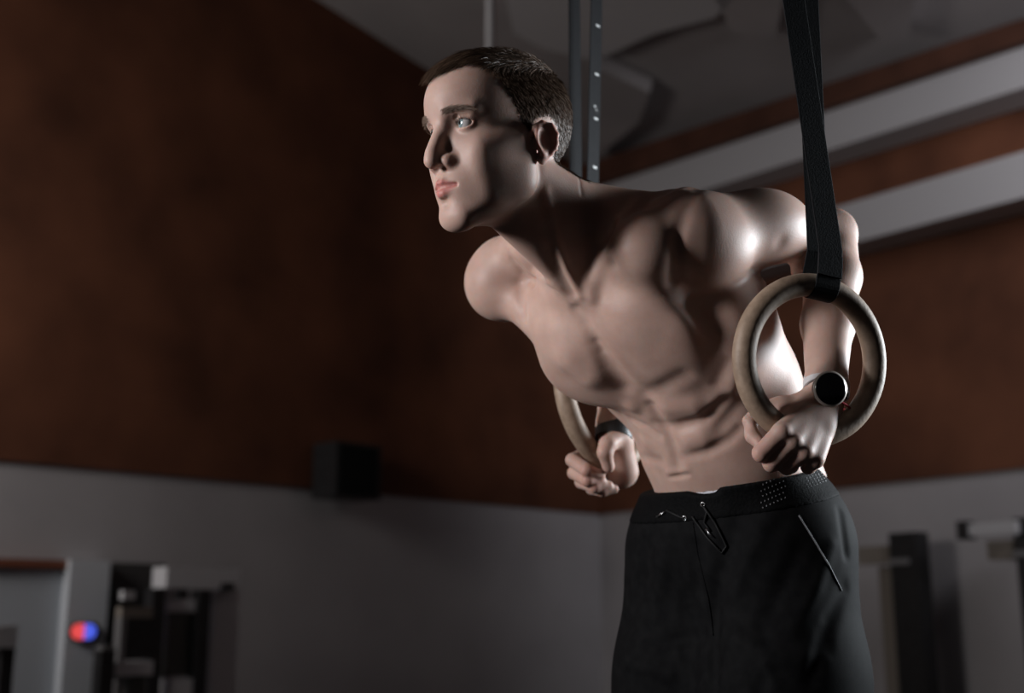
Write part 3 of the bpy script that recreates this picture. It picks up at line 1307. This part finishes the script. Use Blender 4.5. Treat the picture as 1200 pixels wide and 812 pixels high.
# cloth folds
sd([(870, 600), (850, 650), (838, 705), (836, 780)], 16, [-2, -6, -10, -12])
sd([(905, 600), (880, 640), (860, 690)], 14, [2, 5, 3])
sd([(790, 620), (775, 660), (770, 720)], 16, [2, 5, 2])
sd([(757, 640), (748, 700)], 14, -5)
sd([(815, 640), (818, 690)], 12, -5)
sd([(975, 640), (955, 690), (930, 740)], 12, [3, 6, 3])
sd([(940, 640), (915, 690), (895, 735)], 14, [-3, -5, -3])
sd([(990, 690), (965, 740), (950, 800)], 12, [-4, -6, -3])
sd([(730, 730), (775, 755), (825, 745)], 12, [-3, -5, -4])
sd([(735, 775), (785, 790)], 12, 5)
sd([(850, 740), (900, 770), (960, 770)], 14, [4, 5, 2])
sd([(985, 600), (992, 650)], 8, -4)
for i in range(26):
    x = RNG.uniform(725, 1000)
    y = RNG.uniform(600, 800)
    a = RNG.uniform(-.7, .7)
    l = RNG.uniform(20, 60)
    sd([(x, y), (x + l * math.sin(a), y + l * math.cos(a))], RNG.uniform(6, 11), RNG.uniform(-2.2, 2.2))
BAND = Vol(*SH.ax)
BAND.D = SH.D - .0016
SHB = SH.D.copy()
for vv_ in (SH, BAND):
    vv_.ell(C(821, 573, 1.765), (.026, .0095, .06), None, .006, 'cut')
SH.clip(WP - WN_ * .004, WN_)
for sg, hp in ((1, HIPN), (-1, HIPF)):
    pass
sd([(840, 690), (838, 740), (836, 800)], 9, [-3, -8, -10])
SH.clip(HIPN - UW * .40, -UW)
BAND.clip(WP, WN_, .003)
BAND.clip(WP - WN_ * .046, -WN_, .003)
CLOTH = noise_mat('black_shorts_cloth', (.0040, .0040, .0044), (.0062, .0062, .0066), 60, 3, .75, .05, .1, bscale=700)
BANDM = noise_mat('black_elastic', (.0022, .0022, .0025), (.0036, .0036, .0039), 200, 2, .75, .05, .15, bscale=300)
SEAM = new_mat('grey_seam', (.10, .10, .105), .6, .3)
METAL = new_mat('steel', (.55, .55, .56), .3, .5, 1.0)


def vol_obj(vol, name, mat, smooth=1):
    V, Q = vol.mesh(smooth)
    W = to_world(V)
    c0, c1, c2 = W[Q[:, 0]], W[Q[:, 1]], W[Q[:, 2]]
    m = W.mean(0)
    if np.einsum('ij,ij->i', c0 - m, np.cross(c1 - m, c2 - m)).sum() < 0:
        Q = Q[:, ::-1]
    return quads_obj(name, W, Q, mat), V, Q
# ------------------------------------------------------------------ meshes of the athlete
person = empty('person', to_world(PELV) * np.array([1, 1, 0]))
tag(person, 'shirtless man in black shorts pushing up on wooden gymnastic rings', 'person')

SKIN = new_mat('skin', (.52, .33, .25), .52, .28)
nt = SKIN.node_tree
pb = nt.nodes['Principled BSDF']
tc = nt.nodes.new('ShaderNodeTexCoord')
n1 = nt.nodes.new('ShaderNodeTexNoise')
n1.inputs['Scale'].default_value = 22
n1.inputs['Detail'].default_value = 5
rp = nt.nodes.new('ShaderNodeValToRGB')
rp.color_ramp.elements[0].position = .3
rp.color_ramp.elements[1].position = .7
rp.color_ramp.elements[0].color = (.385, .250, .205, 1)
rp.color_ramp.elements[1].color = (.465, .315, .262, 1)
nt.links.new(tc.outputs['Object'], n1.inputs['Vector'])
nt.links.new(n1.outputs['Fac'], rp.inputs[0])
at = nt.nodes.new('ShaderNodeAttribute')
at.attribute_name = 'tint'
sp = nt.nodes.new('ShaderNodeSeparateColor')
nt.links.new(at.outputs['Color'], sp.inputs[0])
prev = rp.outputs[0]
for ch, colr in ((0, (.42, .17, .15, 1)), (1, (.55, .13, .09, 1)), (2, (.060, .038, .027, 1))):
    mx = nt.nodes.new('ShaderNodeMix')
    mx.data_type = 'RGBA'
    nt.links.new(sp.outputs[ch], mx.inputs['Factor'])
    nt.links.new(prev, mx.inputs['A'])
    mx.inputs['B'].default_value = colr
    prev = mx.outputs['Result']
nt.links.new(prev, pb.inputs['Base Color'])
pb.inputs['Subsurface Weight'].default_value = .6
pb.inputs['Subsurface Radius'].default_value = (1.0, .35, .2)
pb.inputs['Subsurface Scale'].default_value = .006
n2 = nt.nodes.new('ShaderNodeTexNoise')
n2.inputs['Scale'].default_value = 420
n2.inputs['Detail'].default_value = 3
bp = nt.nodes.new('ShaderNodeBump')
bp.inputs['Strength'].default_value = .12
bp.inputs['Distance'].default_value = .002
nt.links.new(tc.outputs['Object'], n2.inputs['Vector'])
nt.links.new(n2.outputs['Fac'], bp.inputs['Height'])
nt.links.new(bp.outputs[0], pb.inputs['Normal'])

body, BV, BQ = vol_obj(B, 'body', SKIN, 1)
adopt(body, person)
loc = (BV - HT) @ HR.T / HS                       # head measures of every vertex


def seg_dist(P, a, b):
    a, b = np.asarray(a), np.asarray(b)
    t = np.clip((P - a) @ (b - a) / ((b - a) @ (b - a)), 0, 1)
    return np.linalg.norm(P - a - t[:, None] * (b - a), axis=1)


def smooth01(x):
    x = np.clip(x, 0, 1)
    return x * x * (3 - 2 * x)


tint = np.zeros((len(BV), 4), np.float32)
tint[:, 3] = 1
near_head = np.linalg.norm(BV - HT, axis=1) < .2
lp = np.full(len(BV), 1.0)
for s in (1, -1):
    lp = np.minimum(lp, seg_dist(loc, (s * .003, .104, -.0490), (s * .020, .0910, -.0535)))
    lp = np.minimum(lp, seg_dist(loc, (0, .1060, -.0620), (s * .018, .0915, -.0570)))
tint[:, 0] = smooth01((.0072 - lp) / .003) * near_head
ear_m = np.minimum(np.linalg.norm((loc - np.array([.083, -.014, .000])) / np.array([.018, .022, .034]), axis=1),
                   np.linalg.norm((loc - np.array([-.083, -.014, .000])) / np.array([.018, .022, .034]), axis=1))
tint[:, 1] = smooth01((1.05 - ear_m) / .3) * .18 * near_head
for p, r, a in ((NP[0], .03, .12), (NP[2], .03, .12), (FI[1][2], .04, .12)):
    tint[:, 1] = np.maximum(tint[:, 1], a * smooth01(1.3 - np.linalg.norm(BV - p, axis=1) / r))


def hair_depth(L):
    """>0 inside the hair-covered scalp (head measures)"""
    x, y, z = L[:, 0], L[:, 1], L[:, 2]
    phi = np.degrees(np.arctan2(np.abs(x) * 1.25, y + .012))
    zmin = np.interp(phi, [0, 15, 30, 42, 52, 60, 68, 76, 84, 92, 104, 116, 128, 150, 180],
                     [.098, .098, .102, .100, .088, .070, .046, .016, .000, .026, .030, .016, -.022, -.050, -.060])
    return z - zmin


hd = hair_depth(loc)
not_ear = ear_m > 1.0
tint[:, 2] = smooth01(hd / .012) * .8 * near_head * not_ear
ca = body.data.color_attributes.new('tint', 'FLOAT_COLOR', 'POINT')
ca.data.foreach_set('color', tint.ravel())

# eyes
SCL = new_mat('eye_white', (.40, .37, .36), .3, .3)
IRIS = noise_mat('blue_iris', (.11, .16, .17), (.22, .28, .28), 900, 2, .15, .5)
PUP = new_mat('pupil', (.004, .004, .005), .15, .4)
gaze = unit(h_front + .10 * h_up - .16 * h_left)
for e in EYE:
    c = H(*e)
    u = unit(np.cross(gaze, h_up))
    v = np.cross(u, gaze)
    V, Fc, mi = [], [], []
    n, m, R = 28, 32, .0124
    prof = [(R * math.cos(t), R * math.sin(t)) for t in np.linspace(0.0, math.pi, n)]
    for z_, r_ in prof:
        for i in range(m):
            a = 2 * math.pi * i / m
            V.append(to_world(c + gaze * z_ + (u * math.cos(a) + v * math.sin(a)) * max(r_, 1e-5)))
    for j in range(n - 1):
        for i in range(m):
            Fc.append((j * m + i, j * m + (i + 1) % m, (j + 1) * m + (i + 1) % m, (j + 1) * m + i))
            r_ = .5 * (prof[j][1] + prof[j + 1][1])
            mi.append(0 if (r_ > .0062 or prof[j][0] < 0) else (1 if r_ > .0024 else 2))
    o = mesh_obj('eyeball', V, Fc, SCL)
    o.data.materials.append(IRIS)
    o.data.materials.append(PUP)
    o.data.polygons.foreach_set('material_index', mi)
    adopt(o, person)

# hair, brows and lashes as fine strands
HAIR = new_mat('brown_hair', (.090, .054, .035), .5, .25)


def strands(name, roots, dirs, nrm, lens, width, mat, bend=None, seg=3):
    """curved ribbons: start along dirs, bending by 'bend' vectors"""
    n = len(roots)
    t = np.linspace(0, 1, seg + 1)
    side = np.cross(dirs, nrm + RNG.normal(0, .5, nrm.shape))
    side /= np.linalg.norm(side, axis=1)[:, None] + 1e-9
    V = np.zeros((n, seg + 1, 2, 3))
    for i, tt in enumerate(t):
        p = roots + dirs * (lens * tt)[:, None]
        if bend is not None:
            p = p + bend * (lens * tt * tt)[:, None]
        w = width * (1 - .75 * tt)
        V[:, i, 0] = p - side * w
        V[:, i, 1] = p + side * w
    idx = np.arange(n)[:, None] * (seg + 1) * 2
    Q = []
    for i in range(seg):
        b = idx[:, 0] + i * 2
        Q.append(np.stack([b, b + 1, b + 3, b + 2], -1))
    o = quads_obj(name, to_world(V.reshape(-1, 3)), np.concatenate(Q), mat)
    return o


# vertex normals of the head part
fi = near_head[BQ].all(1)
qs = BQ[fi]
fn = np.cross(BV[qs[:, 2]] - BV[qs[:, 0]], BV[qs[:, 3]] - BV[qs[:, 1]])
fc = BV[qs].mean(1)
ar = np.linalg.norm(fn, axis=1)
fn /= ar[:, None] + 1e-12
out = fc - (HT + .03 * h_up)
fn[np.einsum('ij,ij->i', fn, out) < 0] *= -1
fl = (fc - HT) @ HR.T / HS
fh = hair_depth(fl)
fe = np.minimum(np.linalg.norm((fl - np.array([.083, -.014, .000])) / np.array([.018, .022, .034]), axis=1),
                np.linalg.norm((fl - np.array([-.083, -.014, .000])) / np.array([.018, .022, .034]), axis=1))
ok = (fh > 0) & (fe > 1.02) & (np.linalg.norm(fl - np.array([0, 0, .03]), axis=1) < .16)
pr = ar * ok * np.clip(fh / .006, .25, 1)
pick = RNG.choice(len(pr), 52000, p=pr / pr.sum())
rt = fc[pick] + RNG.normal(0, .0006, (len(pick), 3))
nl = fn[pick]
L_ = fl[pick]
topness = smooth01((L_[:, 2] - .082) / .03)
front = smooth01((L_[:, 1] + .02) / .09)
side_d = -h_up + .35 * -h_front
top_d = (h_front * .9 - h_left * .25)
dr = (1 - topness)[:, None] * side_d + topness[:, None] * top_d
dr = dr - nl * np.einsum('ij,ij->i', dr, nl)[:, None]
dr /= np.linalg.norm(dr, axis=1)[:, None]
lift = .22 + .42 * topness
dr = dr + nl * lift[:, None] + RNG.normal(0, .13, dr.shape)
dr /= np.linalg.norm(dr, axis=1)[:, None]
ln = (.0055 + .006 * smooth01((L_[:, 2] - .02) / .06) + topness * (.012 + .010 * front)) * RNG.uniform(.6, 1.15, len(pick))
ln *= np.clip(fh[pick] / .012, .35, 1)
bd = -.35 * nl * (topness * .9 + .1)[:, None] + topness[:, None] * (h_front * .12 - h_up * .22)
hair = strands('hair', rt, dr, nl, ln, .00040, HAIR, bd, 4)
adopt(hair, person)
hair['label'] = 'short dark brown hair swept forward on top'

BROW = new_mat('brow_hair', (.12, .078, .056), .6, .2)
for s in (1, -1):
    n = 600
    t = RNG.uniform(0, 1, n)
    bx = s * (.012 + .040 * t)
    bz = .0395 + .0075 * np.sin(np.clip(t, 0, 1) * 2.2) - .004 * t + RNG.normal(0, .0021, n) * (1.1 - .6 * t)
    P = []
    hit_n = []
    for x_, z_ in zip(bx, bz):
        # walk back from in front of the face to the skin
        yy = np.arange(.115, .05, -.0008)
        Q_ = np.array([H(x_, y_, z_) for y_ in yy])
        dd = B.sample(Q_)
        i = np.nonzero(dd < 0)[0]
        P.append(Q_[i[0]] if len(i) else Q_[-1])
    P = np.array(P)
    dd = s * h_left * .8 + h_up * (.55 - 1.0 * t)[:, None] + h_front * .12
    dd = dd / np.linalg.norm(dd, axis=1)[:, None] + RNG.normal(0, .12, (n, 3))
    o = strands('eyebrow', P, dd, np.tile(h_front, (n, 1)), RNG.uniform(.005, .009, n), .00024, BROW, np.tile(-.3 * h_front + .0 * h_up, (n, 1)), 3)
    adopt(o, person)

# ------------------------------------------------------------------ clothing meshes
shorts, SV, SQ = vol_obj(SH, 'shorts', CLOTH, 2)
adopt(shorts, person)
shorts['label'] = 'loose black shorts with drawstring'
band, _, _ = vol_obj(BAND, 'waistband', BANDM, 2)
band.parent = shorts


def sub(o, parent=shorts):
    o.parent = parent
    return o


def surf(pix, lift=.0015, step=5.0):
    """points on the cloth along picture positions, lifted off it"""
    P = np.array(CLV.trace(pix, step))
    e = .004
    g = np.stack([CLV.sample(P + np.eye(3)[i] * e) - CLV.sample(P - np.eye(3)[i] * e) for i in range(3)], -1)
    g /= np.linalg.norm(g, axis=1)[:, None] + 1e-9
    return [Vector(to_world(p)) for p in P + g * lift]


CLV = Vol(*SH.ax)
CLV.D = np.minimum(SH.D, BAND.D)
STRING = new_mat('drawstring', (.006, .006, .0065), .6, .2)
sub(tube('pocket_seam', surf([(936, 604), (952, 630), (970, 660), (986, 692)], .0006), .0011, SEAM, None, 6))
sub(tube('fly_seam', surf([(812, 612), (818, 650), (830, 700), (836, 745)], .0003), .0010, CLOTH, None, 6))
for ex, ey in ((802.5, 607), (824, 591)):
    c = CLV.hit(ex, ey)
    n_ = unit(np.array([-.5, .05, -.8]))
    u_ = unit(np.cross(n_, UW))
    v_ = np.cross(u_, n_)
    sub(tube('eyelet', [Vector(to_world(c + n_ * .0015 + (u_ * math.cos(t) + v_ * math.sin(t)) * .0030)) for t in np.linspace(0, 2 * math.pi, 16, endpoint=False)], .0007, METAL, None, 6, True))
sub(tube('drawstring', surf([(824, 592), (829, 600), (826, 612), (833, 622)], .002), .0017, STRING, None, 8))
sub(tube('drawstring', surf([(824, 592), (838, 612), (852, 640), (846, 648), (828, 628), (812, 605)], .002), .0017, STRING, None, 8))
sub(tube('drawstring', surf([(803, 608), (790, 602), (782, 598)], .002), .0017, STRING, None, 8))
sub(tube('aglet', surf([(771, 606), (780, 600)], .003), .0011, METAL, None, 6))
sub(tube('aglet', surf([(829, 620), (836, 629)], .004), .0011, METAL, None, 6))

# reflective dots on the elastic
DOT = new_mat('reflective_dots', (.16, .16, .165), .4, .4)
dv, df = [], []
for (cx, cy, hw, hh, sl) in ((907, 572, 15, 17, -.45), (957, 558, 12, 9, -.35)):
    for i in range(7):
        for j in range(6):
            px_ = cx + hw * ((i + .5 * (j % 2)) / 3.5 - 1)
            py_ = cy + hh * (j / 2.5 - 1) + sl * (px_ - cx)
            p = CLV.hit(px_, py_)
            if abs(float(CLV.sample(p[None])[0])) > .002:
                continue
            e = .004
            g = unit(np.array([float((CLV.sample((p + np.eye(3)[k] * e)[None]) - CLV.sample((p - np.eye(3)[k] * e)[None]))[0]) for k in range(3)]))
            u_ = unit(np.cross(g, UW))
            v_ = np.cross(g, u_)
            b0 = len(dv)
            q = p + g * .0008
            dv += [to_world(q + u_ * .0009), to_world(q + v_ * .0014), to_world(q - u_ * .0009), to_world(q - v_ * .0014), to_world(q + g * .0008)]
            df += [(b0, b0 + 1, b0 + 4), (b0 + 1, b0 + 2, b0 + 4), (b0 + 2, b0 + 3, b0 + 4), (b0 + 3, b0, b0 + 4)]
dots = sub(mesh_obj('reflective_dots', dv, df, DOT))
dots['kind'] = 'stuff'

# underwear band showing above the waistband
UB = Vol(*SH.ax)
UB.ell(A(0, -.095, -.02), (.1425, .0965, .102), AX2, .04)
UB.ell(PELV + UW * -.06, (.1675, .1175, .132), AXP, .05)
UB.clip(WP - WN_ * .0025, WN_, .002)
UB.clip(WP - WN_ * .03, -WN_, .002)
UNDER = noise_mat('white_and_navy_band', (.50, .50, .54), (.03, .035, .08), 55, 1, .7, .2, lo=.52, hi=.56)
ub, _, _ = vol_obj(UB, 'underwear_band', UNDER, 1)
adopt(ub, person)

# lashes
for s, e in zip((1, -1), EYE):
    n = 70
    t = RNG.uniform(-1, 1, n)
    P = []
    for q in t:
        x_ = e[0] + s * (.002 + .0125 * q)
        z_ = e[2] - .0008 + .0050 * math.sqrt(max(0, 1 - q * q)) 
        y_ = e[1] + math.sqrt(max(1e-6, .0140 ** 2 - (x_ - e[0]) ** 2 - (z_ - e[2]) ** 2))
        P.append(H(x_, y_, z_))
    P = np.array(P)
    dd = h_front * .8 + h_up * .25 + h_left * (s * .2 + .5 * t * s)[:, None]
    dd /= np.linalg.norm(dd, axis=1)[:, None]
    o = strands('eyelash', P, dd, np.tile(h_up, (n, 1)), RNG.uniform(.004, .007, n), .00022, HAIR, np.tile(.5 * h_up, (n, 1)), 3)
    adopt(o, person)
print('BODY', len(BV), 'SHORTS', len(SV))
